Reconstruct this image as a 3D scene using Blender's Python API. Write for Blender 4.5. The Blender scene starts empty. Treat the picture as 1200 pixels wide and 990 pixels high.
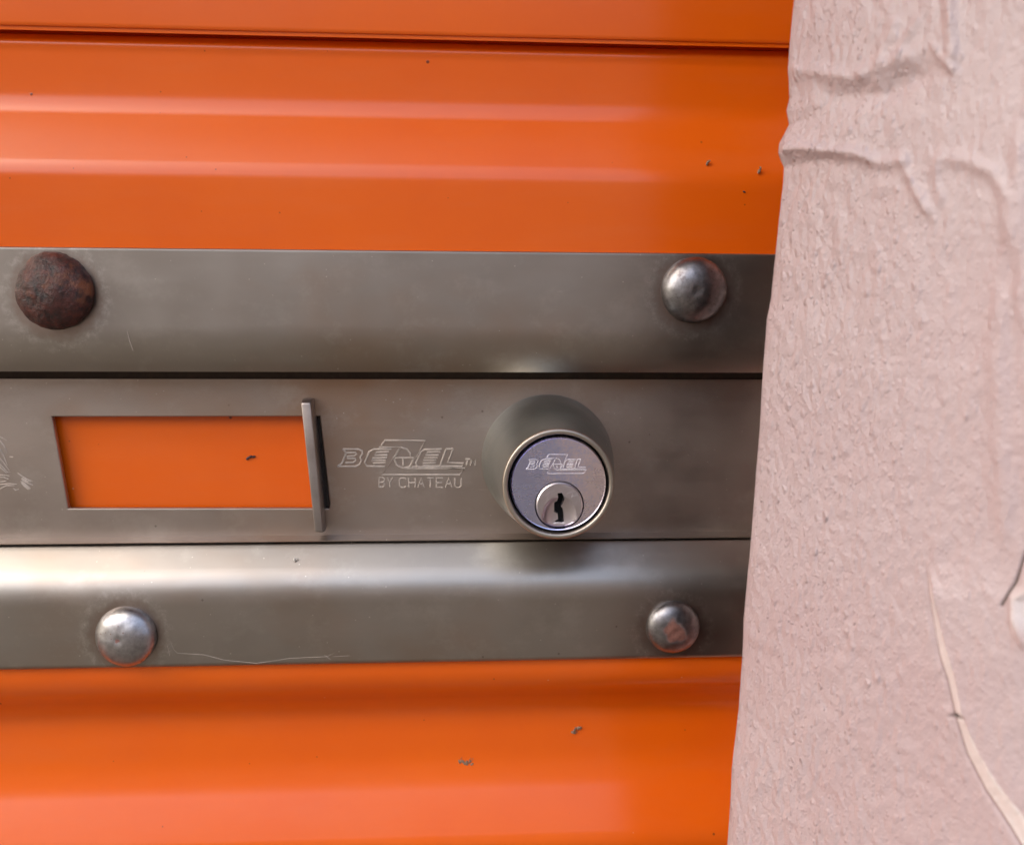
import bpy, bmesh, math, random
import numpy as np
from mathutils import Vector, Matrix, noise
from mathutils.geometry import delaunay_2d_cdt
S = bpy.context.scene
C = S.collection
random.seed(4)

# ------------------------------------------------------------------ camera
F = 1000.0; CX, CY = 600.0, 495.0; D = 0.222        # focal length (photo pixels), distance to the plate (m)
def _n(v): return v / np.linalg.norm(v)
Yc = _n(np.array([(543-CX)/F, (CY-352)/F, -1.0]))    # wall normal (into the wall) in camera axes
Xc = np.array([(18100-CX)/F, (CY-463)/F, -1.0]); Xc = _n(Xc - Yc*Xc.dot(Yc))
Zc = np.cross(Xc, Yc)
R = np.array([Xc, Yc, Zc])                           # world <- camera
CAM = np.array([0.0, -D, 0.0])
cd = bpy.data.cameras.new('camera'); cam = bpy.data.objects.new('camera', cd); C.objects.link(cam)
m4 = Matrix([list(R[i]) + [CAM[i]] for i in range(3)] + [[0, 0, 0, 1]])
cam.matrix_world = m4
cd.sensor_width = 36; cd.lens = F/1200*36; cd.clip_start = 0.005; cd.clip_end = 3000
cd.dof.use_dof = True; cd.dof.focus_distance = 0.215; cd.dof.aperture_fstop = 22
S.camera = cam
def at(px, py, y):
    d = R @ np.array([(px-CX)/F, (CY-py)/F, -1.0])
    t = (y - CAM[1])/d[1]
    return Vector(CAM + d*t)
def proj(P):                                         # world (N,3) -> photo pixels
    c = (P - CAM) @ R
    return CX + F*c[:, 0]/-c[:, 2], CY - F*c[:, 1]/-c[:, 2]

# ------------------------------------------------------------------ light
SUN_EL, SUN_AZ = math.radians(50), math.radians(258)      # azimuth clockwise from +Y
w = bpy.data.worlds.new('World'); S.world = w; w.use_nodes = True
nt = w.node_tree; bg = nt.nodes['Background']
sky = nt.nodes.new('ShaderNodeTexSky'); sky.sky_type = 'NISHITA'; sky.sun_disc = False
sky.sun_elevation = SUN_EL; sky.sun_rotation = SUN_AZ
sky.air_density = 0.8; sky.dust_density = 5.0; sky.ozone_density = 1.0
nt.links.new(sky.outputs[0], bg.inputs[0]); bg.inputs[1].default_value = 0.15
sd = bpy.data.lights.new('sun', 'SUN'); sun = bpy.data.objects.new('sun', sd); C.objects.link(sun)
sd.energy = .5; sd.angle = math.radians(30); sd.color = (1, .96, .90)
sdir = Vector((math.sin(SUN_AZ)*math.cos(SUN_EL), math.cos(SUN_AZ)*math.cos(SUN_EL), math.sin(SUN_EL)))
sun.rotation_euler = sdir.to_track_quat('Z', 'Y').to_euler()
S.view_settings.view_transform = 'Standard'; S.view_settings.look = 'None'
S.view_settings.exposure = 2.0; S.view_settings.gamma = 1; S.view_settings.use_white_balance = True; S.view_settings.white_balance_temperature = 7100; S.view_settings.white_balance_tint = 6
S.render.engine = 'CYCLES'
S.render.resolution_x = 1024; S.render.resolution_y = 844

# ------------------------------------------------------------------ node helpers
class NT:
    def __init__(s, name):
        s.m = bpy.data.materials.new(name); s.m.use_nodes = True
        s.t = s.m.node_tree; s.b = s.t.nodes['Principled BSDF']
        s.co = s.t.nodes.new('ShaderNodeTexCoord').outputs['Object']
    def put(s, sock, v):
        if hasattr(v, 'is_output') or isinstance(v, bpy.types.NodeSocket): s.t.links.new(v, sock)
        else: sock.default_value = v
    def mapping(s, scale=(1, 1, 1), loc=(0, 0, 0), rot=(0, 0, 0), src=None):
        n = s.t.nodes.new('ShaderNodeMapping'); s.put(n.inputs[0], src or s.co)
        n.inputs['Scale'].default_value = scale; n.inputs['Location'].default_value = loc; n.inputs['Rotation'].default_value = rot
        return n.outputs[0]
    def noise(s, scale, detail=3, rough=.5, vec=None, dist=0):
        n = s.t.nodes.new('ShaderNodeTexNoise'); s.put(n.inputs['Vector'], vec or s.co)
        n.inputs['Scale'].default_value = scale; n.inputs['Detail'].default_value = detail
        n.inputs['Roughness'].default_value = rough; n.inputs['Distortion'].default_value = dist
        return n.outputs[0]
    def voro(s, scale, vec=None, feature='F1', rand=1):
        n = s.t.nodes.new('ShaderNodeTexVoronoi'); n.feature = feature; s.put(n.inputs['Vector'], vec or s.co)
        n.inputs['Scale'].default_value = scale; n.inputs['Randomness'].default_value = rand
        return n
    def ramp(s, v, a, b, lo=0., hi=1.):
        n = s.t.nodes.new('ShaderNodeMapRange'); s.put(n.inputs[0], v)
        n.inputs[1].default_value = a; n.inputs[2].default_value = b
        n.inputs[3].default_value = lo; n.inputs[4].default_value = hi
        return n.outputs[0]
    def math(s, op, a, b=0.):
        n = s.t.nodes.new('ShaderNodeMath'); n.operation = op; s.put(n.inputs[0], a); s.put(n.inputs[1], b)
        return n.outputs[0]
    def mix(s, f, a, b):
        n = s.t.nodes.new('ShaderNodeMix'); n.data_type = 'RGBA'
        s.put(n.inputs[0], f)
        for i, v in ((6, a), (7, b)):
            s.put(n.inputs[i], v if not isinstance(v, tuple) else tuple(v)+(1,))
        return n.outputs[2]
    def attr(s, name):
        n = s.t.nodes.new('ShaderNodeAttribute'); n.attribute_name = name; return n.outputs['Fac']
    def sep(s, v=None):
        n = s.t.nodes.new('ShaderNodeSeparateXYZ'); s.put(n.inputs[0], v or s.co); return n.outputs
    def bump(s, h, dist, strength=1., prev=None):
        n = s.t.nodes.new('ShaderNodeBump'); s.put(n.inputs['Height'], h)
        n.inputs['Distance'].default_value = dist; s.put(n.inputs['Strength'], strength)
        if prev is not None: s.put(n.inputs['Normal'], prev)
        return n.outputs[0]
    def set(s, **k):
        names = dict(color='Base Color', rough='Roughness', metal='Metallic', normal='Normal', coat='Coat Weight',
                     coatr='Coat Roughness', spec='Specular IOR Level', aniso='Anisotropic', ior='IOR')
        for a, v in k.items():
            if isinstance(v, tuple) and len(v) == 3: v = v+(1,)
            s.put(s.b.inputs[names[a]], v)
        return s.m
def specks(n, scale, size, thr, vec=None):
    """sparse dots: only some cells of a voronoi carry one"""
    v = n.voro(scale, vec)
    dot = n.ramp(v.outputs['Distance'], size, size*.6)
    sel = n.ramp(n.sep(v.outputs['Color'])[0], thr, thr+.01)
    return n.math('MULTIPLY', dot, sel)

# ------------------------------------------------------------------ materials
def make_orange():
    n = NT('orange_enamel')
    base = n.mix(n.ramp(n.noise(18, 4, .6), .35, .65), (.86, .136, .007), (.82, .122, .008))
    flat = n.mapping((1, .05, 1))
    d1 = specks(n, 110, .055, .86, flat); d2 = specks(n, 260, .07, .90, flat); d3 = specks(n, 160, .06, .93, n.mapping((1, .05, 1), (.37, 0, .21)))
    c = n.mix(n.math('MULTIPLY', d1, .85), base, (.10, .02, .008))
    c = n.mix(n.math('MULTIPLY', d2, .55), c, (.22, .03, .008))
    c = n.mix(n.math('MULTIPLY', d3, .5), c, (.85, .45, .25))
    dust = n.ramp(n.noise(45, 6, .65, n.mapping((.35, 1, 1.6))), .45, .75, 0, .05)
    c = n.mix(dust, c, (.72, .36, .22))
    r = n.ramp(n.noise(30, 4, .6, n.mapping((.3, 1, 1))), .3, .7, .18, .25)
    fine = n.noise(1800, 2, .5)
    wav = n.noise(22, 2, .5, n.mapping((.25, 1, 1)))
    nb = n.bump(wav, .0006, .5); nb = n.bump(fine, .00001, .6, nb); nb = n.bump(n.math('ADD', d1, d3), .0001, .5, nb)
    return n.set(color=c, rough=r, normal=nb, ior=1.5, coat=.2, coatr=.22)
def make_steel(name, c1, c2, r0, r1, stain=.0, fleck=True):
    n = NT(name)
    c = n.mix(n.ramp(n.noise(28, 5, .6, n.mapping((.5, 1, 1))), .35, .68), c1, c2)
    st = n.ramp(n.noise(16, 4, .6, n.mapping((.7, 1, 1), (.13, 0, .05))), .52, .75, 0, stain)
    c = n.mix(st, c, (.42, .24, .13))
    flat = n.mapping((1, .05, 1))
    haze = n.ramp(n.noise(70, 7, .72, n.mapping((.8, 1, 1), (.4, .2, .9))), .52, .72, 0, .28)
    c = n.mix(haze, c, (.70, .67, .62))
    scuff = n.math('MULTIPLY', n.ramp(n.noise(420, 4, .8, n.mapping((.12, 1, 1), (0, 0, 0), (0, .5, 0))), .66, .74), n.ramp(n.noise(35, 2, .5), .5, .65))
    c = n.mix(n.math('MULTIPLY', scuff, .35), c, (.85, .82, .78))
    if name == 'brushed_steel':          # rust bleed and dust rings round the bolts
        wob = n.ramp(n.noise(300, 4, .7), .2, .8, -.0016, .0016); x, y, z = n.sep()
        for bx, by, rr_, kind in ((65, 341, .0100, 0), (812, 342, .0090, 1), (148, 744, .0086, 1), (788, 733, .0079, 0)):
            p = at(bx, by, 0)
            dx = n.math('SUBTRACT', x, p.x); dz = n.math('SUBTRACT', z, p.z - (.0012 if kind == 0 else 0))
            dd = n.math('ADD', n.math('SQRT', n.math('ADD', n.math('MULTIPLY', dx, dx), n.math('MULTIPLY', dz, dz))), wob)
            c = n.mix(n.ramp(dd, rr_+.0022, rr_-.0002, 0, .42), c, (.24, .14, .10))
            ringm = n.math('MULTIPLY', n.ramp(dd, rr_+.0012, rr_+.0026), n.ramp(dd, rr_+.0046, rr_+.0028))
            c = n.mix(n.math('MULTIPLY', ringm, n.ramp(n.noise(520, 4, .8), .45, .65, 0, .38)), c, (.80, .77, .74))
    if fleck:
        d = specks(n, 190, .07, .80, flat); e = specks(n, 240, .06, .86, n.mapping((1, .05, 1), (.3, 0, .7)))
        c = n.mix(n.math('MULTIPLY', d, .5), c, (.10, .075, .06)); c = n.mix(n.math('MULTIPLY', e, .6), c, (.75, .72, .66))
        d4 = specks(n, 520, .10, .82, flat); c = n.mix(n.math('MULTIPLY', d4, .7), c, (.75, .72, .66))
    brush = n.noise(900, 3, .7, n.mapping((.02, 1, 1)))
    grain = n.noise(3500, 2, .6)
    r = n.ramp(n.noise(60, 5, .6), .3, .7, r0, r1)
    r = n.math('ADD', r, n.ramp(brush, .3, .7, -.02, .02))
    nb = n.bump(n.noise(14, 2, .5), .0004, .3); nb = n.bump(brush, .000005, .5, nb); nb = n.bump(grain, .000006, .7, nb)
    return n.set(color=c, metal=1., rough=r, normal=nb)
def make_bolt(name, rust, centre=0.0):
    n = NT(name); x, y, z = n.sep()
    rr = n.math('SQRT', n.math('ADD', n.math('MULTIPLY', x, x), n.math('MULTIPLY', z, z)))
    nz = n.noise(420, 5, .7); big = n.noise(150, 4, .6)
    steel = n.mix(n.ramp(nz, .35, .65), *(((.50, .49, .50), (.32, .31, .32)) if centre and centre < .001 else ((.34, .33, .34), (.20, .19, .20))))
    rc = n.mix(n.ramp(n.noise(380, 6, .75), .38, .66), (.016, .008, .007), (.11, .026, .018))
    rc = n.mix(n.ramp(big, .55, .7), rc, (.20, .065, .025))
    if centre: rc = n.mix(n.ramp(nz, .35, .65), (.26, .10, .07), (.12, .04, .028))
    if rust >= 1: f = 1.0
    else:
        f = n.math('MULTIPLY', n.ramp(n.math('ADD', rr, n.ramp(big, .2, .8, -.0018, .0018)), centre, centre*.8), .9) if centre else n.ramp(nz, .60, .75, 0, .5)
        f = n.math('MAXIMUM', f, n.math('MULTIPLY', specks(n, 600, .14, .8), .7))
    col = n.mix(f, steel, rc)
    metal = n.math('SUBTRACT', 1., f)
    r = n.math('ADD', n.ramp(big, .3, .7, .32, .44), n.math('MULTIPLY', f, .25 if rust < 1 else .1))
    nb = n.bump(n.noise(90, 2, .5), .0012 if rust >= 1 else .0007, .5)
    nb = n.bump(nz, .0003 if rust >= 1 else .00004, .9, nb)
    if rust >= 1: nb = n.bump(n.noise(1100, 4, .7), .00028, 1., nb)
    return n.set(color=col, metal=metal, rough=r, normal=nb)
def make_jamb():
    n = NT('pink_masonry_paint')
    c = n.mix(n.ramp(n.noise(22, 3, .6), .35, .65), (.50, .412, .428), (.48, .372, .386))
    c = n.mix(n.ramp(n.noise(9, 3, .5), .45, .7, 0, .6), c, (.52, .445, .45))
    c = n.mix(n.attr('primer'), c, (.80, .775, .785))
    c = n.mix(n.attr('crack'), c, (.10, .07, .06))
    c = n.mix(n.math('MULTIPLY', specks(n, 120, .035, .93), .8), c, (.12, .09, .08))
    keep = n.math('SUBTRACT', 1., n.attr('primer'))
    g = n.noise(900, 4, .65, n.mapping((1, .8, .55)))
    bs = n.math('MULTIPLY', n.math('SUBTRACT', 1., n.attr('primer')), n.attr('stipple'))
    v1 = n.voro(1100, n.mapping((1, .8, .5))); v2 = n.voro(2000, n.mapping((1, .8, .6), (.2, .1, .3)))
    def dots(v, k): return n.math('MULTIPLY', n.ramp(v.outputs['Distance'], .55, .05), n.math('POWER', n.sep(v.outputs['Color'])[0], k))
    nb = n.bump(g, .00034, bs); nb = n.bump(dots(v1, 4.), .00035, bs, nb); nb = n.bump(dots(v2, 2.), .0002, bs, nb); nb = n.bump(n.noise(2600, 3, .6), .00006, .7, nb)
    return n.set(color=c, rough=n.ramp(g, .3, .7, .33, .46), normal=nb, spec=.5)
def plain(name, c, r, metal=0., bscale=900, bd=.00003):
    n = NT(name); k = n.noise(bscale, 3, .6)
    col = n.mix(n.ramp(n.noise(bscale*.4, 4, .6), .35, .65), c, tuple(v*.72 for v in c))
    return n.set(color=col, rough=r, metal=metal, normal=n.bump(k, bd, .6))
M = dict(
    orange=make_orange(),
    steel=make_steel('brushed_steel', (.45, .41, .37), (.375, .342, .305), .34, .42, .45),
    lockplate=make_steel('dull_steel', (.51, .438, .39), (.43, .368, .325), .40, .50, .7),
    body=make_steel('satin_nickel', (.47, .49, .465), (.35, .37, .35), .40, .50, .25),
    rim=make_steel('worn_nickel', (.56, .51, .44), (.42, .385, .335), .38, .48, .3),
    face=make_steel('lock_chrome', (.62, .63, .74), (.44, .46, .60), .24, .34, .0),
    plug=make_steel('plug_chrome', (.76, .70, .74), (.60, .56, .59), .32, .42, .1),
    line=plain('stamped_edge', (.68, .60, .53), .45, .35),
    faceline=plain('stamped_chrome', (.90, .86, .90), .4, .3),
    foldshade=plain('fold_shade', (.060, .040, .028), .8), slotshade=plain('slot_shade_steel', (.06, .05, .045), .5, .6), dark=plain('black_gap', (.004, .004, .004), .9),
    tab=make_steel('zinc_steel', (.78, .76, .75), (.42, .39, .38), .38, .5, .35),
    rust=make_bolt('rusted_iron', 1), bolt=make_bolt('dull_bolt', 0), boltc=make_bolt('bolt_rust_centre', 0, .0036),
    boltx=make_bolt('bolt_pale', 0, .0008),
    jamb=make_jamb(), debris=plain('dry_debris', (.30, .20, .13), .7, 0, 2500, .0002),
    debrisd=plain('dark_debris', (.07, .03, .03), .6, 0, 2500, .0002), pale=plain('pale_fleck', (.75, .72, .66), .6),
    blocker=plain('brown_blocker', (.10, .075, .06), .7, 0, 30, .002), wall=plain('tan_blocker', (.56, .43, .34), .8, 0, 12, .004),
    ground=plain('concrete_paving', (.05, .042, .034), .8, 0, 8, .003),
)
def face_reflections():  # blue-to-pink tint stands in for sky and jamb reflections
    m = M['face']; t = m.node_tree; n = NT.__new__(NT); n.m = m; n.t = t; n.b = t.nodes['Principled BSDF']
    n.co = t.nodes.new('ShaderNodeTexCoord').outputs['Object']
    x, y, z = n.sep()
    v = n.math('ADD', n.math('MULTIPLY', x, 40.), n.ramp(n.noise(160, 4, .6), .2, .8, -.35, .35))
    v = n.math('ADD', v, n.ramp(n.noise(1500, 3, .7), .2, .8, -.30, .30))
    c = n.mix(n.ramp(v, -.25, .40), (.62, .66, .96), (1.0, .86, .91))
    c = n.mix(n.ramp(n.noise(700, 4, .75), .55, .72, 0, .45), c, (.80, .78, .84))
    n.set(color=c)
face_reflections()
# ------------------------------------------------------------------ mesh helpers
def obj(name, bm, mat, parent=None, smooth=True, loc=None, rot=None):
    bmesh.ops.recalc_face_normals(bm, faces=bm.faces) if not getattr(bm, 'norecalc', 0) else None
    me = bpy.data.meshes.new(name); bm.to_mesh(me); bm.free()
    me.materials.append(mat)
    if smooth:
        me.polygons.foreach_set('use_smooth', [True]*len(me.polygons))
        if smooth != 'all': me.set_sharp_from_angle(angle=math.radians(38))
    o = bpy.data.objects.new(name, me); C.objects.link(o)
    if loc is not None: o.location = loc
    if rot is not None: o.rotation_euler = rot
    if parent: o.parent = parent
    return o
def thing(name, label, cat, loc=(0, 0, 0), group=None):
    o = bpy.data.objects.new(name, None); C.objects.link(o); o.location = loc; o.empty_display_size = .01
    o['label'] = label; o['category'] = cat
    if group: o['group'] = group
    return o
def tag(o, label, cat, group=None):
    o['label'] = label; o['category'] = cat
    if group: o['group'] = group
def fillet(pts, rad, seg=7):
    """round the corners of an open polyline of (z, y); rad is one number or a list"""
    out = [pts[0]]
    for i in range(1, len(pts)-1):
        p, a, b = Vector(pts[i]), Vector(pts[i-1]), Vector(pts[i+1])
        r = rad[i] if isinstance(rad, (list, tuple)) else rad
        da, db = (a-p), (b-p)
        k = min(r, da.length*.48, db.length*.48)
        if k < 1e-6: out.append(tuple(p)); continue
        pa, pb = p+da.normalized()*k, p+db.normalized()*k
        for j in range(seg+1):
            t = j/seg; out.append(tuple(pa*(1-t)**2 + p*2*t*(1-t) + pb*t*t))
    out.append(pts[-1]); return out
def sheet(prof, x0, x1, thick, nx=1):
    """profile of (z, y) swept along x, given a thickness away from the viewer"""
    bm = bmesh.new(); P = [Vector(p) for p in prof]; n = len(P); offs = []
    for i in range(n):
        t = (P[min(i+1, n-1)] - P[max(i-1, 0)]).normalized()
        nn = Vector((t.y, -t.x)) if -t.x > 0 else Vector((-t.y, t.x))
        if nn.y < 0: nn = -nn
        offs.append(P[i] + nn*thick)
    loop = P + offs[::-1]
    rows = []
    for k in range(nx+1):
        x = x0+(x1-x0)*k/nx
        rows.append([bm.verts.new((x, p.y, p.x)) for p in loop])
    L = len(loop)
    for a, b in zip(rows, rows[1:]):
        for i in range(L):
            bm.faces.new((a[i], a[(i+1) % L], b[(i+1) % L], b[i]))
    for r in (rows[0], rows[-1]):
        for i in range(n-1): bm.faces.new((r[i], r[i+1], r[L-2-i], r[L-1-i]))
    return bm
def zz(py, y): return at(500, py, y).z
def lathe(prof, seg=96, cap=False):
    """(radius, y) profile turned round the Y axis; y negative is toward the viewer"""
    bm = bmesh.new(); rings = []
    for r, y in prof:
        if r < 1e-7: rings.append([bm.verts.new((0, y, 0))])
        else: rings.append([bm.verts.new((r*math.cos(2*math.pi*i/seg), y, r*math.sin(2*math.pi*i/seg))) for i in range(seg)])
    for a, b in zip(rings, rings[1:]):
        for i in range(seg):
            j = (i+1) % seg
            if len(a) == 1: bm.faces.new((a[0], b[i], b[j]))
            elif len(b) == 1: bm.faces.new((a[i], a[j], b[0]))
            else: bm.faces.new((a[i], a[j], b[j], b[i]))
    return bm
def inside(p, poly):
    x, y = p; r = False; n = len(poly)
    for i in range(n):
        a, b = poly[i], poly[i-1]
        if (a[1] > y) != (b[1] > y) and x < (b[0]-a[0])*(y-a[1])/(b[1]-a[1])+a[0]: r = not r
    return r
def cut_plate(outer, holes, y0, thick, pts=(), fy=None, bev=0):
    """flat plate in the XZ plane with real holes; fy(x, z) may shape its front"""
    V = []; E = []
    for lp in [outer]+holes:
        k = len(V); V += [Vector(p) for p in lp]; E += [(k+i, k+(i+1) % len(lp)) for i in range(len(lp))]
    V += [Vector(p) for p in pts]
    vs, es, fs, ov, oe, of = delaunay_2d_cdt(V, E, [], 0, 1e-7)
    bm = bmesh.new(); f = fy or (lambda x, z: 0.)
    A = [bm.verts.new((v.x, y0+f(v.x, v.y), v.y)) for v in vs]
    for t in fs:
        c = (sum(vs[i].x for i in t)/len(t), sum(vs[i].y for i in t)/len(t))
        if inside(c, outer) and not any(inside(c, h) for h in holes): bm.faces.new([A[i] for i in t])
    bd = [e for e in bm.edges if e.is_boundary]
    g = bmesh.ops.extrude_edge_only(bm, edges=bd)
    for v in g['geom']:
        if isinstance(v, bmesh.types.BMVert): v.co.y = y0+thick
    bmesh.ops.delete(bm, geom=[v for v in bm.verts if not v.link_faces], context='VERTS')
    return bm
def tube(bm, pts, r, seg=6, closed=False, taper=False):
    P = [Vector(p) for p in pts]; n = len(P); rings = []
    for i in range(n):
        if closed: t = (P[(i+1) % n]-P[i-1])
        else: t = P[min(i+1, n-1)]-P[max(i-1, 0)]
        t.normalize(); up = Vector((0, 1, 0))
        a = t.cross(up).normalized(); b = t.cross(a).normalized()
        q = r*(1 if not taper else .35+.65*math.sin(math.pi*(i+.5)/n))
        rings.append([bm.verts.new(P[i]+(a*math.cos(2*math.pi*k/seg)+b*math.sin(2*math.pi*k/seg))*q) for k in range(seg)])
    rr = list(zip(rings, rings[1:])) + ([(rings[-1], rings[0])] if closed else [])
    for u, v in rr:
        for k in range(seg): bm.faces.new((u[k], u[(k+1) % seg], v[(k+1) % seg], v[k]))
    if not closed:
        bm.faces.new(rings[0][::-1]); bm.faces.new(rings[-1])

# ------------------------------------------------------------------ setting
bm = bmesh.new(); g = 400; Z0 = -1.15
bm.faces.new([bm.verts.new(v) for v in ((-g, -g, Z0), (g, -g, Z0), (g, g, Z0), (-g, g, Z0))])
o = obj('ground', bm, M['ground']); o['kind'] = 'structure'
def box(x0, x1, y0, y1, z0, z1, bm=None):
    bm = bm or bmesh.new()
    bmesh.ops.create_cube(bm, size=1, matrix=Matrix.Translation(((x0+x1)/2, (y0+y1)/2, (z0+z1)/2)) @ Matrix.Diagonal((x1-x0, y1-y0, z1-z0, 1)))
    return bm
# unseen overhang above the door and unseen wall facing it, both added:
# together they leave the band of sky that shows as bright stripes in the enamel and the steel
o = obj('added_overhang', box(-9, 9, -.66, .3, 1.25, 1.45), M['blocker']); tag(o, 'added unseen overhang above the orange door, blocking high sky', 'added overhang')
o = obj('added_wall', box(-14, 14, -7.2, -7.0, Z0, 3.0), M['wall']); tag(o, 'added unseen tan wall facing the door, blocking low sky', 'wall')
o = obj('building_wall', box(.6, 9, -.04, .3, Z0, 1.25), M['jamb']); tag(o, 'pink painted building wall beyond the door jamb', 'wall')

# ------------------------------------------------------------------ the orange door
YR, YV = .0018, .0155
door = thing('roller_door', 'orange ribbed metal roller door behind the steel latch plate', 'door', (0, 0, Z0))
main = [(15, .0175), (49.5, .0165), (50.5, .0115), (60, .0100), (69, .0104), (100, .0108), (130, .0108), (203, YR), (230, YR),
        (366, YR), (394, YV), (634, YV), (688, YR), (803, YR), (820, .0098), (833, .0124), (900, .0118), (990, YR), (1010, YR), (1035, YR)]
P = [(zz(p, y), y) for p, y in main]
step = (zz(402, YR)-zz(803, YR))
z = P[-1][0]
while z > Z0+.12:
    P += [(z-.040, YR), (z-.049, YV), (z-.086, YV), (z-.100, YR)]; z -= .100
P.append((z-.02, YR))
bm = sheet(fillet(P, [0, 0, .0006, .0015, .003, 0, .0084, .0080, 0] + [.006]*(len(P)-9)), -2.2, .112, .0009)
obj('door_curtain', bm, M['orange'], door, loc=(0, 0, -Z0))
top = [(41.0, .0158), (42.0, .0075), (38, .0072), (-60, .0072)]
P = [(zz(p, y), y) for p, y in top]; z = P[-1][0]
while z < 1.1:
    P += [(z+.014, YV), (z+.050, YV), (z+.059, YR), (z+.099, YR)]; z += .1
P.append((z+.02, YR))
bm = sheet(fillet(P, .004), -2.2, .112, .0009)
obj('upper_curtain', bm, M['orange'], door, loc=(0, 0, -Z0))

# ------------------------------------------------------------------ latch plate
LX, RX = at(-330, 500, 0).x, .1115
plate = thing('latch_plate', 'long folded steel latch plate bolted across the orange door', 'latch plate', (0, 0, zz(775, 0)))
pz = plate.location.z
def onplate(name, bm, mat, parent=plate, **k):
    o = obj(name, bm, mat, parent, **k); o.location.z -= pz if parent is plate else 0
    return o
up = [(zz(p, y), y) for p, y in [(294, .0016), (294, .0003), (295, .00005), (296.5, 0), (297.5, 0), (340, 0), (381, 0)]]
za, zc_ = zz(383, 0), zz(459, .0125)
for i in range(0, 12):
    f_ = i/24*math.pi/2; up.append((za-(za-zc_)*math.sin(f_), .0125*(1-math.cos(f_))))
onplate('upper_flange', sheet(up, LX, RX, .0014), M['steel'])
lo = [(630, .0102), (634.2, .0090), (635.6, .0079), (640, .0071), (684, 0), (773, 0), (775.5, .0004), (775.5, .0016)]
onplate('lower_flange', sheet(fillet([(zz(p, y), y) for p, y in lo], [0, .0003, .0004, .001, .0060, .0004, .0003, 0]), LX, RX, .0014), M['steel'])
onplate('fold_shade_strip', box(LX+.002, RX-.001, .0130, .0148, zz(450, .0130), zz(390, .0130)), M['foldshade'])  # near-black strip standing in for the shade of the fold
# centre plate with its slanted slot and lock hole
YM = .0125
zt, zb = zz(444.5, YM), zz(629.5, YM)
def loop_px(pts, y): return [(at(a, b, y).x, at(a, b, y).z) for a, b in pts]
slot = loop_px([(61, 488.5), (374.5, 488), (386.5, 591), (385, 595.5), (80, 595.5)], YM)
outer = [(LX+.001, zb), (RX, zb), (RX, zt), (LX+.001, zt)]
bmc = cut_plate(outer, [slot], YM, .0014)
ed = [e for e in bmc.edges if len(e.link_faces) == 2 and e.calc_face_angle(0) > 1.2 and all(abs(v.co.y-YM) < 1e-6 and LX+.01 < v.co.x < RX-.01 and zb+.001 < v.co.z < zt-.001 for v in e.verts)]
bmesh.ops.bevel(bmc, geom=ed, offset=.00035, segments=3, affect='EDGES', profile=.5)
onplate('centre_plate', bmc, M['lockplate'], smooth=False)
lip = [(626.5, YM+.0006), (627.2, YM-.0004), (632.3, .0080), (633.2, .0076), (633.6, .0084)]
onplate('centre_lip', sheet([(zz(p, y), y) for p, y in lip], LX+.001, RX, .0003), M['lockplate'])
# bolts: each a domed head on the flange
def dome(r, h, lump=0, seed=0):
    prof = [(0, -h)]
    for i in range(1, 15):
        a = i/14*math.pi/2; prof.append((r*math.sin(a)**.96, -h*math.cos(a)-.0004))
    prof += [(r*.985, 0.0006)]
    bm = lathe(prof, 72)
    if lump:
        for v in bm.verts:
            k = noise.fractal(v.co*260+Vector((seed, 0, 0)), .7, 2.1, 4)
            k2 = noise.noise(v.co*900+Vector((seed, 5, 0)))
            v.co += v.co.normalized()*lump*(k+.5*k2)
    return bm
BT = [('rust', 65, 341.5, 43.5, 'dark red-brown dome bolt head wholly covered in rust', .0052, .00035, (-3, 6)),
      ('bolt', 812.5, 340, 38.5, 'clean grey dome bolt head with a dented shine beside the pink jamb', .0050, .00009, (3, 3)),
      ('boltx', 148.5, 744.5, 36.5, 'pale grey dome bolt head with a scratched centre', .0042, .00008, (-4, 7)),
      ('boltc', 788, 733.5, 33.5, 'grey dome bolt head with a rust patch at its centre', .0038, .00006, (2, 2))]
for k, (mt, px, py, rp, lab, h, lump, tl) in enumerate(BT):
    c = at(px, py, 0)
    b = onplate('bolt_head', dome(rp/F*D, h, lump, k*7), M[mt], loc=c, rot=(math.radians(tl[0]), 0, math.radians(-tl[1])))
    b['label'] = lab; b['group'] = 'bolt heads holding the latch plate'
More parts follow.
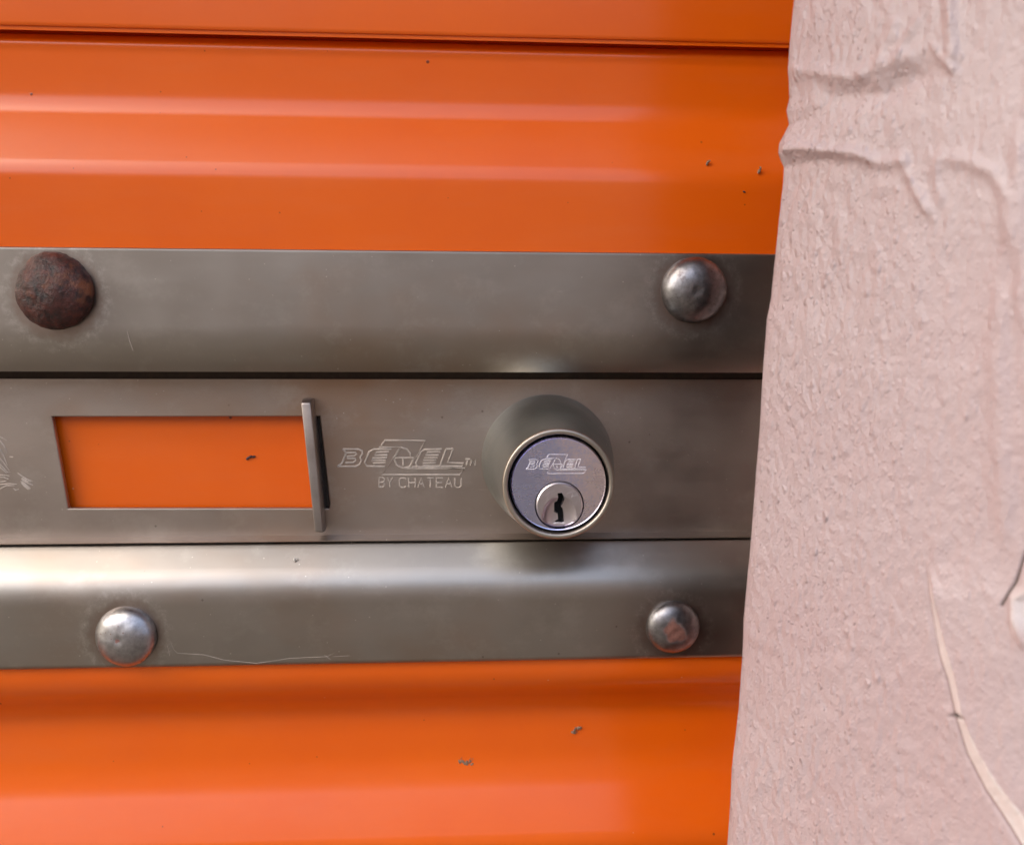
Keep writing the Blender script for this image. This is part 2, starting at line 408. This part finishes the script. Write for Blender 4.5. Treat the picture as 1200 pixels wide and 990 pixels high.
# ---- stamped logo in the photograph's pixels (plate copy)
def U(s):                        # crop units -> photo pixels
    return [(320+a/4.615, 450+b/4.615) for a, b in s]
LOGO = [
    # B
    [(378, 352), (462, 352), (482, 362), (484, 378), (470, 396), (478, 412), (470, 432), (448, 445), (348, 445)],
    [(392, 372), (446, 370), (452, 378), (440, 388), (398, 392)],
    [(400, 402), (444, 402), (448, 412), (434, 424), (392, 426)],
    [(378, 352), (396, 372), (372, 430), (348, 445)],
    # E
    [(640, 352), (545, 352), (520, 366), (496, 424), (508, 444), (604, 446)],
    [(628, 366), (560, 368), (548, 384), (618, 384)],
    [(616, 398), (540, 400), (532, 412), (610, 412)],
    [(608, 424), (540, 428), (548, 438)],
    # long Z frame
    [(586, 332), (606, 304), (822, 306), (748, 446), (1032, 458), (1008, 490), (588, 490), (690, 340), (572, 342)],
    [(690, 342), (724, 352), (742, 374), (742, 398), (654, 400)], [(690, 342), (660, 392), (654, 400), (668, 436), (704, 456), (748, 456), (1040, 456)],
    [(742, 398), (762, 400)], [(704, 400), (704, 440)], [(704, 456), (740, 446), (762, 400)],
    # E
    [(912, 352), (820, 354), (800, 366), (772, 428), (782, 446)],
    [(905, 366), (836, 368), (824, 384), (896, 384)],
    [(890, 398), (820, 400), (812, 412), (884, 412)],
    [(880, 426), (812, 428), (808, 440), (870, 444)],
    # L
    [(936, 352), (908, 428), (904, 444)], [(974, 350), (944, 424), (1030, 428), (1022, 444), (870, 444)], [(936, 352), (974, 350)],
    # TM
    [(1040, 406), (1066, 406)], [(1053, 406), (1047, 438)], [(1068, 440), (1074, 408), (1081, 430), (1094, 408), (1092, 440)],
]
def letters(word, x0, x1, y0, y1):
    G = {'B': [[(0, 0), (0, 1), (.7, 1), (.95, .85), (.95, .62), (.7, .5), (0, .5)], [(.7, .5), (.95, .35), (.95, .12), (.7, 0), (0, 0)]],
         'Y': [[(0, 1), (.5, .5), (1, 1)], [(.5, .5), (.5, 0)]],
         'C': [[(1, .85), (.8, 1), (.25, 1), (0, .8), (0, .2), (.25, 0), (.8, 0), (1, .15)]],
         'H': [[(0, 0), (0, 1)], [(0, .5), (1, .5)], [(1, 0), (1, 1)]],
         'A': [[(0, 0), (.5, 1), (1, 0)], [(.2, .38), (.8, .38)]],
         'T': [[(0, 1), (1, 1)], [(.5, 1), (.5, 0)]],
         'E': [[(1, 1), (0, 1), (0, 0), (1, 0)], [(0, .5), (.85, .5)]],
         'U': [[(0, 1), (0, .2), (.25, 0), (.75, 0), (1, .2), (1, 1)]]}
    n = len(word); w = (x1-x0)/n; out = []
    for i, ch in enumerate(word):
        for st in G.get(ch, []):
            out.append([(x0+w*(i+.12+.70*a), y1+(y0-y1)*b) for a, b in st])
    return out
BY = letters('BY', 443, 462, 559.5, 570.5) + letters('CHATEAU', 467, 542.5, 560, 571)
bm = bmesh.new()
for s in LOGO: tube(bm, [at(a, b, YM+.00002) for a, b in U(s)], .00028)
for s in BY: tube(bm, [at(a, b, YM+.00003) for a, b in s], .00023)
onplate('stamped_logo', bm, M['line'])['label'] = 'lettering stamped into the bare metal left of the lock'
# winged emblem cut by the left edge of the frame
def E8(s): return [(a/8.25, 480+b/8.25) for a, b in s]
EM = [[(-60, 232), (0, 262), (30, 275), (66, 298)], [(-70, 260), (0, 300), (40, 350), (66, 420)], [(-60, 330), (0, 380), (38, 450), (70, 540)],
      [(-50, 420), (0, 470), (40, 520), (90, 590)], [(-60, 470), (0, 525), (72, 606), (98, 602)], [(-50, 500), (0, 555), (62, 612)],
      [(-60, 640), (0, 630), (90, 640)], [(-60, 690), (0, 700), (60, 690)], [(-40, 740), (0, 725), (80, 715), (160, 720)],
      [(-60, 790), (0, 770), (60, 735), (140, 735)], [(130, 760), (150, 780), (180, 770)], [(-20, 650), (40, 655), (80, 670)],
      [(172, 612), (210, 640), (255, 670), (315, 692)], [(205, 668), (250, 700), (318, 730)], [(212, 660), (260, 690), (300, 695)],
      [(200, 690), (250, 740), (290, 770)], [(215, 690), (262, 735), (296, 762)], [(205, 708), (240, 745), (275, 772)], [(92, 455), (128, 458)],
      [(-90, 250), (-120, 420), (-100, 600), (-70, 700)]]
bm = bmesh.new()
for s in EM: tube(bm, [at(a, b, YM+.00002) for a, b in E8(s)], .00020, taper=True)
onplate('stamped_emblem', bm, M['line'])['label'] = 'feathered emblem stamped left of the slot'
# scratches
bm = bmesh.new()
SC = [[(200, 752), (203, 760), (208, 765), (240, 767), (262, 773), (300, 777), (340, 771), (384, 769), (392, 764)], [(196, 756), (199, 768)],
      [(380, 767), (388, 773)], [(390, 769), (410, 768)], [(149, 388), (152, 400), (156, 411)]]
bm.free()
for s in SC:
    bm = bmesh.new(); tube(bm, [at(a, b, .00002) for a, b in s], .00007, taper=True); onplate('scratch', bm, M['line'])
bm = bmesh.new(); tube(bm, [at(755, 405, .0009), at(760, 410, .0020), at(765, 415, .0032), at(769, 419, .0040)], .0004, taper=True)
onplate('rust_chip', bm, M['rust'])

# ------------------------------------------------------------------ sliding latch tab in the slot
def tab():
    bm = bmesh.new(); th = .0022
    a = [at(361, 478, -.0065), at(378.5, 621, -.0065)]       # top and bottom of the front edge
    # outline in (distance out from the plate, fraction down)
    y_f, y_b = YM-.0062, YM+.0008
    pts = []
    N = 7
    for i in range(N+1):
        t = i/N*math.pi/2; pts.append((y_f+.005*(1-math.sin(t)), .0 + .06*(1-math.cos(t)) ))
    out = [(y_b-.003, .0)] + pts[::-1][:0]
    prof = [(YM-.0006, .035), (YM-.0006, .0), (y_f+.0035, .0)]
    for i in range(N+1):
        t = i/N*math.pi/2; prof.append((y_f+.0035*(1-math.sin(t)), .03*(1-math.cos(t))))
    for i in range(N+1):
        t = i/N*math.pi/2; prof.append((y_f+.0035*(1-math.cos(t)), .97+.03*math.sin(t)))
    prof += [(YM-.0006, 1.0), (YM-.0006, .87), (YM+.003, .87), (YM+.003, .12), (YM-.0006, .12)]
    T, B = at(357, 469, y_f), at(374, 626, y_f)
    L = [];  Rr = []
    for y, t in prof:
        p = T.lerp(B, t)
        L.append(bm.verts.new((p.x-th/2, y, p.z))); Rr.append(bm.verts.new((p.x+th/2+.0004*(1-t), y, p.z)))
    n = len(prof)
    bm.faces.new(L[::-1]); bm.faces.new(Rr)
    side = []
    for i in range(n): side.append(bm.faces.new((L[i], L[(i+1) % n], Rr[(i+1) % n], Rr[i])))
    bmesh.ops.recalc_face_normals(bm, faces=bm.faces)
    ed = [e for e in bm.edges if len(e.link_faces) == 2 and e.calc_face_angle(0) > 1.2]
    bmesh.ops.bevel(bm, geom=ed, offset=.00035, segments=3, affect='EDGES', profile=.5)
    bmesh.ops.triangulate(bm, faces=[f for f in bm.faces if len(f.verts) > 4])
    return bm
o = obj('latch_tab', tab(), M['tab'])
obj('slide_bar', box(at(368, 500, YM).x, at(420, 500, YM).x, YM+.0019, YM+.0032, at(370, 606, YM).z, at(370, 478, YM).z), M['slotshade'], o); tag(o, 'thin upright grey metal tab sticking out of the slot right end', 'latch tab')  # inner bar, coloured near black for the deep shade behind the tab

# ------------------------------------------------------------------ the lock
H = YM+.0198; YB = YM - .0001                       # height of the housing above the plate
cb = at(641, 538.5, YB)
yf = YB-H
cf = at(655, 568.3, yf)                          # rim centre
rb = 78.3/F*(D+YB); rf = 68.2/F*(D+yf)
lock = thing('cylinder_lock', 'round keyed cylinder lock in a tapered nickel collar on the plate', 'lock', tuple(cb))
ax = cf-cb; Hl = ax.length
q = Vector((0, -1, 0)).rotation_difference(ax); lock.rotation_mode = 'QUATERNION'; lock.rotation_quaternion = q
# collar profile: foot, tapered side, rolled rim
ri = rf*.895
prof = [(rb*.995, .0012), (rb, 0), (rb, -.0012), (rb*.992, -.0022)]
for i in range(1, 9):
    t = i/9; prof.append((rb*.992+(rf*1.0-rb*.992)*(t**1.15), -.0022-(Hl-.0040)*t))
prof2 = []
for i in range(0, 15):
    t = i/14*math.pi; mid = (rf+ri)/2; hw = (rf-ri)/2
    cx_ = math.copysign(abs(math.cos(t))**.7, math.cos(t))
    prof2.append((mid+hw*cx_, -(Hl-.0016)-.0013*math.sin(t)**.6))
prof2.append((ri*.995, -(Hl-.0075)))
obj('collar', lathe(prof + [(rf*.999, -(Hl-.0018))], 128), M['body'], lock)
obj('collar_rim', lathe(prof2, 128), M['rim'], lock)
obj('gap', lathe([(ri*1.0, -(Hl-.0048)), (ri*.80, -(Hl-.0046))], 96), M['dark'], lock)
# cylinder face with an eccentric hole for the plug
rc = 58.6/F*(D+yf); yface = -(Hl-.0010)
def ring(r, n, cx=0, cz=0): return [(cx+r*math.cos(2*math.pi*i/n), cz+r*math.sin(2*math.pi*i/n)) for i in range(n)]
pc = (.0003, -.0053); rp = 30.0/F*(D+yf)
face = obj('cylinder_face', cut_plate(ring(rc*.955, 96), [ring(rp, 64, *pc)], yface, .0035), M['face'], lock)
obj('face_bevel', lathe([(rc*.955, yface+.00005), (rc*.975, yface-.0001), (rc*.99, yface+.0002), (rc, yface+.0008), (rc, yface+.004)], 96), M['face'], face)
# plug with a real keyway and a scooped mouth
def K(s):
    k = (D+yf)/F
    return [(pc[0]+(a-530)/7.07*k, pc[1]-(b-636)/7.07*k) for a, b in s]
key = K([(512, 528), (550, 524), (562, 548), (572, 592), (560, 628), (545, 652), (562, 672), (572, 720), (574, 782), (562, 798), (500, 800), (496, 786), (524, 768), (520, 716),
         (490, 702), (486, 616), (512, 602), (518, 570)])
rpl = rp*.955
def dish(x, z):
    dx, dz = x-pc[0], z-pc[1]; r = math.hypot(dx, dz)
    dz2 = dz+.0030
    k = max(0, 1-(dx/.0042)**2-(dz2/.0052)**2)
    e = max(0, (r-rpl*.93)/(rpl*.07))
    return .0014*k**.7 + .00035*e*e
inner = []
for i in range(1, 22):
    rr = rpl*i/22.5; n = max(6, int(i*6))
    inner += [p for p in ring(rr, n, *pc) if not inside(p, key)]
plug = obj('key_plug', cut_plate(ring(rpl, 72, *pc), [key], yface-.0002, .0035, inner, dish), M['plug'], lock)
bm = bmesh.new(); bm.faces.new([bm.verts.new((x, yface+.0030, z)) for x, z in ring(rp*.999, 48, *pc)])
obj('keyhole_depth', bm, M['dark'], plug)
bm = bmesh.new()
kk = K([(486, 806), (520, 800), (578, 804), (572, 822), (524, 826), (488, 820)])
tube(bm, [Vector((x, yface-.0002+dish(x, z), z)) for x, z in kk[:3]], .00022)
obj('worn_notch', bm, M['faceline'], plug)
# small copy of the logo stamped on the cylinder face
bm = bmesh.new(); k = (D+yf)/F
for s in LOGO[:-3]:
    pts = []
    for a, b in U(s):
        X = 615+(a-395.4)*.487; Y = 530.5+(b-515.9)*.585
        pts.append(Vector(((X-654.5)*k, yface-.00001, (567-Y)*k)))
    tube(bm, pts, .00012)
obj('stamped_logo', bm, M['faceline'], face)
# faint letters round the plug
bm = bmesh.new()
for i, ch in enumerate('CHATEAU'):
    a = math.radians(158-i*22.5)
    for s in letters(ch, -.0011, .0011, .0010, -.0010):
        pts = []
        for x, z in s:
            rr = rpl*.72+z*.9
            pts.append(Vector((pc[0]+rr*math.cos(a)+x*math.sin(a), yface-.00019, pc[1]+rr*math.sin(a)-x*math.cos(a))))
        tube(bm, pts, .00005, 5)
obj('stamped_letters', bm, M['plug'], plug)

# ------------------------------------------------------------------ flecks and dead insects stuck to the metal
def crumb(name, label, cat, px, py, y, n, spread, ang, mat, seed, size=.0005, legs=True):
    rnd = random.Random(seed); bm = bmesh.new(); c = at(px, py, y)
    ca, sa = math.cos(ang), math.sin(ang)
    for i in range(n):
        u = (i/(max(1, n-1))-.5)*spread; v = rnd.uniform(-.12, .12)*spread
        r = size*rnd.uniform(.6, 1.15)
        m = Matrix.Translation(Vector((u*ca-v*sa, -r*.5, u*sa+v*ca))) @ Matrix.Rotation(rnd.uniform(0, 3), 4, 'Y') @ Matrix.Diagonal((r*1.5, r*.8, r*.8, 1))
        bmesh.ops.create_icosphere(bm, subdivisions=2, radius=1, matrix=m)
    for v in bm.verts: v.co += v.co.normalized()*noise.noise(v.co*3500)*size*.3
    if legs:
        for i in range(5):
            u = rnd.uniform(-.5, .5)*spread; s = rnd.choice((-1, 1))*spread*rnd.uniform(.25, .45)
            p = [Vector((u*ca, -size*.4, u*sa)), Vector((u*ca-s*.6*sa, -size*.9, u*sa+s*.6*ca)), Vector((u*ca-s*sa+spread*.1, -.0001, u*sa+s*ca))]
            tube(bm, p, size*.13, 4)
    o = obj(name, bm, mat, loc=c); tag(o, label, cat); return o
crumb('dead_insect', 'dried brown insect on the orange door, lower and left of the two', 'insect', 546, 892, .0118, 6, .0036, math.radians(-12), M['debris'], 3)
crumb('dead_insect', 'small dried insect on the orange door, nearer the pink jamb', 'insect', 675, 854, .0121, 5, .0024, math.radians(38), M['debris'], 8, .00045)
crumb('dirt_crumb', 'dark crumb on the orange metal seen through the slot', 'dirt', 294, 535.5, YV, 3, .0016, .4, M['debrisd'], 5, .00045, False)
crumb('dirt_fleck', 'pale fleck on the lower fold of the steel plate left of lock', 'dirt', 347, 655, .0044, 2, .0007, .4, M['pale'], 6, .0004, False)
crumb('dirt_fleck', 'black dot on the orange door close to the lumpy jamb edge', 'dirt', 873, 225, YR, 1, .0005, 0, M['debrisd'], 9, .00035, False)
crumb('dirt_fleck', 'grey dot on the orange door above the right bolt head', 'dirt', 829, 191, .0033, 2, .0006, 1, M['debris'], 10, .0004, False)
crumb('dirt_fleck', 'brownish fleck on orange door touching the jamb edge below its lump', 'dirt', 890, 199, .0023, 2, .0009, 1.2, M['debris'], 12, .0005, False)

# ------------------------------------------------------------------ pink jamb
EDGE = [(0, 930), (50, 925), (80, 923), (115, 924.5), (130, 921), (146, 924), (158, 918), (168, 913), (180, 912), (188, 914), (196, 918), (215, 917), (250, 913),
        (290, 909), (330, 905), (350, 903), (375, 898), (440, 893), (500, 890), (560, 885), (600, 882), (640, 879), (690, 874), (725, 871), (760, 870), (830, 865), (880, 859),
        (900, 857), (930, 856), (990, 852)]
YE = -.055
zt_, zb_ = at(900, -40, YE).z, at(900, 1040, YE).z
ez = np.array([at(x, y, YE).z for y, x in EDGE])[::-1]; ex = np.array([at(x, y, YE).x for y, x in EDGE])[::-1]
slope = (ex[-1]-ex[0])/(ez[-1]-ez[0])
def vnoise(x, y, seed):
    r = np.random.RandomState(seed).rand(256, 256)
    xi = np.floor(x).astype(int); yi = np.floor(y).astype(int); fx = x-xi; fy = y-yi
    fx = fx*fx*(3-2*fx); fy = fy*fy*(3-2*fy)
    g = lambda a, b: r[a % 256, b % 256]
    return (g(xi, yi)*(1-fx)+g(xi+1, yi)*fx)*(1-fy)+(g(xi, yi+1)*(1-fx)+g(xi+1, yi+1)*fx)*fy - .5
zf = np.concatenate([np.linspace(Z0, zb_, 14)[:-1], np.linspace(zb_, zt_, 860), np.linspace(zt_, 1.15, 12)[1:]])
# cross section of the jamb: back return, rounded edge, then the oblique face coming toward the viewer
NF = 330
tt = np.linspace(0, 1, NF)
fx_ = .0005+tt*.034; fy_ = YE-.0006-.052*tt**.85
sec_x = np.concatenate([[.0450, .0450, .020, .006], [.0012, .0004, 0.0001], fx_]); sec_y = np.concatenate([[.020, YE+.003, YE+.0025, YE+.0015], [YE+.0008, YE+.0004, YE], fy_])
sec_x = np.concatenate([sec_x, [.16, .6, .6]]); sec_y = np.concatenate([sec_y, [sec_y[-1]-.012, sec_y[-1]-.012, .02]])
NS = len(sec_x)
Zg, Xs = np.meshgrid(zf, sec_x, indexing='ij'); _, Ys = np.meshgrid(zf, sec_y, indexing='ij')
zc = np.clip(Zg, ez[0], ez[-1])
xe = np.interp(zc, ez, ex); line = ex[0]+slope*(np.clip(Zg, -.3, .3)-ez[0])
lump = xe-(ex[0]+slope*(zc-ez[0]))
fade = np.exp(-np.clip(Xs, 0, 1)/.006)
Xg = line+lump*fade+Xs; Yg = Ys.copy()
P = np.stack([Xg, Yg, Zg], -1)
px, py = proj(P.reshape(-1, 3)); px = px.reshape(Xg.shape); py = py.reshape(Xg.shape)
front = np.zeros_like(Xg); front[:, 6:7+NF] = 1
inview = np.exp(-np.clip(np.maximum(-30-py, py-1020), 0, 400)/20.)
def seg_d(px, py, pts):
    """distance to a polyline, signed (right of travel positive), and arc fraction"""
    best = np.full(px.shape, 1e9); sg = np.zeros(px.shape); fr = np.zeros(px.shape)
    L = [math.dist(a, b) for a, b in zip(pts, pts[1:])]; T = sum(L); acc = 0
    for (a, b), l in zip(zip(pts, pts[1:]), L):
        dx, dy = (b[0]-a[0])/l, (b[1]-a[1])/l
        u = (px-a[0])*dx+(py-a[1])*dy; uc = np.clip(u, 0, l)
        qx, qy = a[0]+uc*dx, a[1]+uc*dy; d = np.hypot(px-qx, py-qy)
        s = np.where((px-a[0])*dy-(py-a[1])*dx > 0, 1., -1.)
        m = d < best; best = np.where(m, d, best); sg = np.where(m, s, sg); fr = np.where(m, (acc+uc)/T, fr); acc += l
    return best, sg, fr
hgt = np.zeros_like(Xg)                          # mm
def ridge(pts, h, wd):
    global hgt
    d, s, f = seg_d(px, py, pts); hgt = hgt + 1.25*h*np.exp(-(d/wd)**2)*np.clip(np.minimum(f, 1-f)*6+.25, 0, 1)
ridge([(905, 174), (940, 174), (975, 178), (1005, 180), (1035, 192)], .9, 8)
ridge([(1035, 192), (1060, 188)], .4, 7)
ridge([(915, 84), (955, 84), (1000, 90)], .5, 9)
ridge([(1000, 92), (1040, 76), (1075, 62)], .55, 10)
ridge([(960, 118), (1000, 112), (1035, 110), (1060, 96), (1092, 84)], -.8, 12)
ridge([(1112, -20), (1114, 30), (1116, 78)], .6, 8)
ridge([(1052, 20), (1040, 50), (1030, 80)], .35, 7)
ridge([(1078, 20), (1060, 50), (1050, 75)], .3, 5)
ridge([(1092, 50), (1104, 70), (1120, 85)], .4, 6)
ridge([(1058, 178), (1064, 205), (1080, 235), (1092, 255)], .45, 6)
ridge([(1095, 185), (1130, 188), (1165, 202), (1180, 230), (1184, 300)], .45, 9)
ridge([(1100, 180), (1098, 215), (1104, 240)], .3, 5)
ridge([(1172, 320), (1168, 420), (1172, 520), (1176, 640)], .35, 12)
ridge([(1192, 150), (1196, 260), (1200, 400)], .4, 10)
# soft undulation + stippled roller texture with downward runs
ux = Xs/.0016*(1+0*Xg); uz = Zg/.0026
sx = np.cumsum(np.hypot(np.diff(sec_x, prepend=sec_x[0]), np.diff(sec_y, prepend=sec_y[0]))); Sx = np.broadcast_to(sx[None, :], Xg.shape)
hgt += .40*vnoise(Sx/.012+3, Zg/.018+9, 1)+.16*vnoise(Sx/.0052+7, Zg/.0085+5, 2)
w1 = vnoise(Sx/.004, Zg/.007, 9)
hgt += .20*vnoise(Sx/.0020+11+w1, Zg/.0040+w1+2, 3)+.34*vnoise(Sx/.0011+31+w1*2, Zg/.0022+8, 4)*np.clip(1.1-.7*(px-940)/220, .35, 1.)+.10*vnoise(Sx/.0006+5, Zg/.0009+8, 5)
b1 = vnoise(Sx/.0026+40, Zg/.0042+w1*1.2, 6)
hgt += .45*np.clip(b1-.22, 0, 1)
# peeling paint
PEEL = [(1084, 655), (1087, 680), (1092, 720), (1100, 765), (1111, 800), (1119, 836), (1134, 885), (1155, 925), (1180, 962), (1204, 1000), (1230, 1040)]
d, s, f = seg_d(px, py, PEEL); sd_ = d*s*-1
if True:
    sgn = np.where((np.interp(py, [p[1] for p in PEEL], [p[0] for p in PEEL]) < px), 1., -1.)
    sd_ = d*sgn
wid = np.interp(py, [655, 690, 770, 836, 880, 960, 1040], [2, 5, 11, 9, 15, 24, 30])
on = np.clip((py-660)/40, 0, 1)*np.where(py > 650, 1, 0)
stp = np.clip(sd_/wid, 0, 1); stp = stp*stp*(3-2*stp)
pl = np.zeros_like(hgt); pl += on*(1.25*stp*np.exp(-np.clip(sd_-wid, 0, 400)/70.))
hgt -= on*.35*np.exp(-((sd_+1.5)/2.2)**2)
primer = on*np.clip(sd_/1.5, 0, 1)*np.clip((wid-sd_)/2.5, 0, 1)*.85
notch = np.exp(-((px-1121)/6)**2-((py-839)/2.2)**2); hgt -= 1.0*notch
d2, s2, f2 = seg_d(px, py, [(1204, 640), (1196, 665), (1190, 682), (1182, 694), (1174, 708)])
cr = np.exp(-(d2/1.6)**2)
hgt -= .6*cr
d3, s3, f3 = seg_d(px, py, [(1204, 690), (1188, 700), (1190, 725), (1200, 750)])
hgt += .7*np.exp(-(d3/7)**2); chip = np.clip((px-1184)/3, 0, 1)*np.exp(-(((py-712)/26)**4))
primer = np.clip(primer+.5*chip, 0, 1)
# push along the local normal of the section
tx = np.gradient(sec_x); ty = np.gradient(sec_y); ln = np.hypot(tx, ty)+1e-9
nx_, ny_ = ty/ln, -tx/ln
edgef = front*np.clip((np.arange(NS)-5)/6., .0, 1)[None, :]*np.clip((NS-4-np.arange(NS))/12., 0, 1)[None, :]
for k in range(1): 
    Xg = Xg-pl*.00049*edgef; Yg = Yg-pl*.00087*edgef
    Xg = Xg+hgt*.001*nx_[None, :]*edgef*inview; Yg = Yg+hgt*.001*ny_[None, :]*edgef*inview
V = np.stack([Xg, Yg, Zg], -1).reshape(-1, 3)
NZ = len(zf)
idx = np.arange(NZ*NS).reshape(NZ, NS)
q_ = np.stack([idx[:-1, :-1], idx[1:, :-1], idx[1:, 1:], idx[:-1, 1:]], -1).reshape(-1, 4)
me = bpy.data.meshes.new('door_jamb')
me.vertices.add(len(V)); me.vertices.foreach_set('co', V.ravel())
me.loops.add(q_.size); me.loops.foreach_set('vertex_index', q_.ravel().astype(np.int32))
me.polygons.add(len(q_)); me.polygons.foreach_set('loop_start', np.arange(0, q_.size, 4, dtype=np.int32))
me.polygons.foreach_set('use_smooth', np.ones(len(q_), bool))
me.update(calc_edges=True); me.validate()
for nm, arr in (('primer', primer*front*inview), ('crack', np.clip(cr+notch+.45*on*np.clip((py-700)/150, 0, 1)*np.exp(-((sd_+.8)/1.3)**2), 0, 1)*front*inview),
                ('stipple', np.clip(1.1-.65*np.clip((px-930)/230, 0, 1), 0, 1))):
    a = me.attributes.new(nm, 'FLOAT', 'POINT'); a.data.foreach_set('value', arr.ravel().astype(np.float32))
me.materials.append(M['jamb'])
jamb = bpy.data.objects.new('door_jamb', me); C.objects.link(jamb)
bm = bmesh.new(); rows = []
for z in (Z0+.01, 1.14):
    xl = ex[0]+slope*(max(-.3, min(.3, z))-ez[0])
    rows.append([bm.verts.new((xl+a, YE+b, z)) for a, b in ((.0045, .0035), (.0065, .0065), (.11-xl, .0065), (.1115-xl, .002), (.1115-xl, .0)) ])
rows = []; 
bm.free(); bm = bmesh.new()
for z in (Z0+.01, -.3, .3, 1.14):
    xl = ex[0]+slope*(max(-.3, min(.3, z))-ez[0])
    rows.append([bm.verts.new(p) for p in ((xl+.0035, YE+.0030, z), (xl+.0050, YE+.0055, z), (.1095, YE+.0060, z), (.1105, -.0010, z), (.1118, -.0010, z), (.1118, YE+.002, z))])
for a, b in zip(rows, rows[1:]):
    for i in range(6): bm.faces.new((a[i], a[(i+1) % 6], b[(i+1) % 6], b[i]))
obj('added_dark_lining', bm, M['dark'], jamb)  # black lining added out of sight to darken reflections at the plate's end
tag(jamb, 'rough pink painted door jamb with peeling paint right of the plate', 'door jamb')
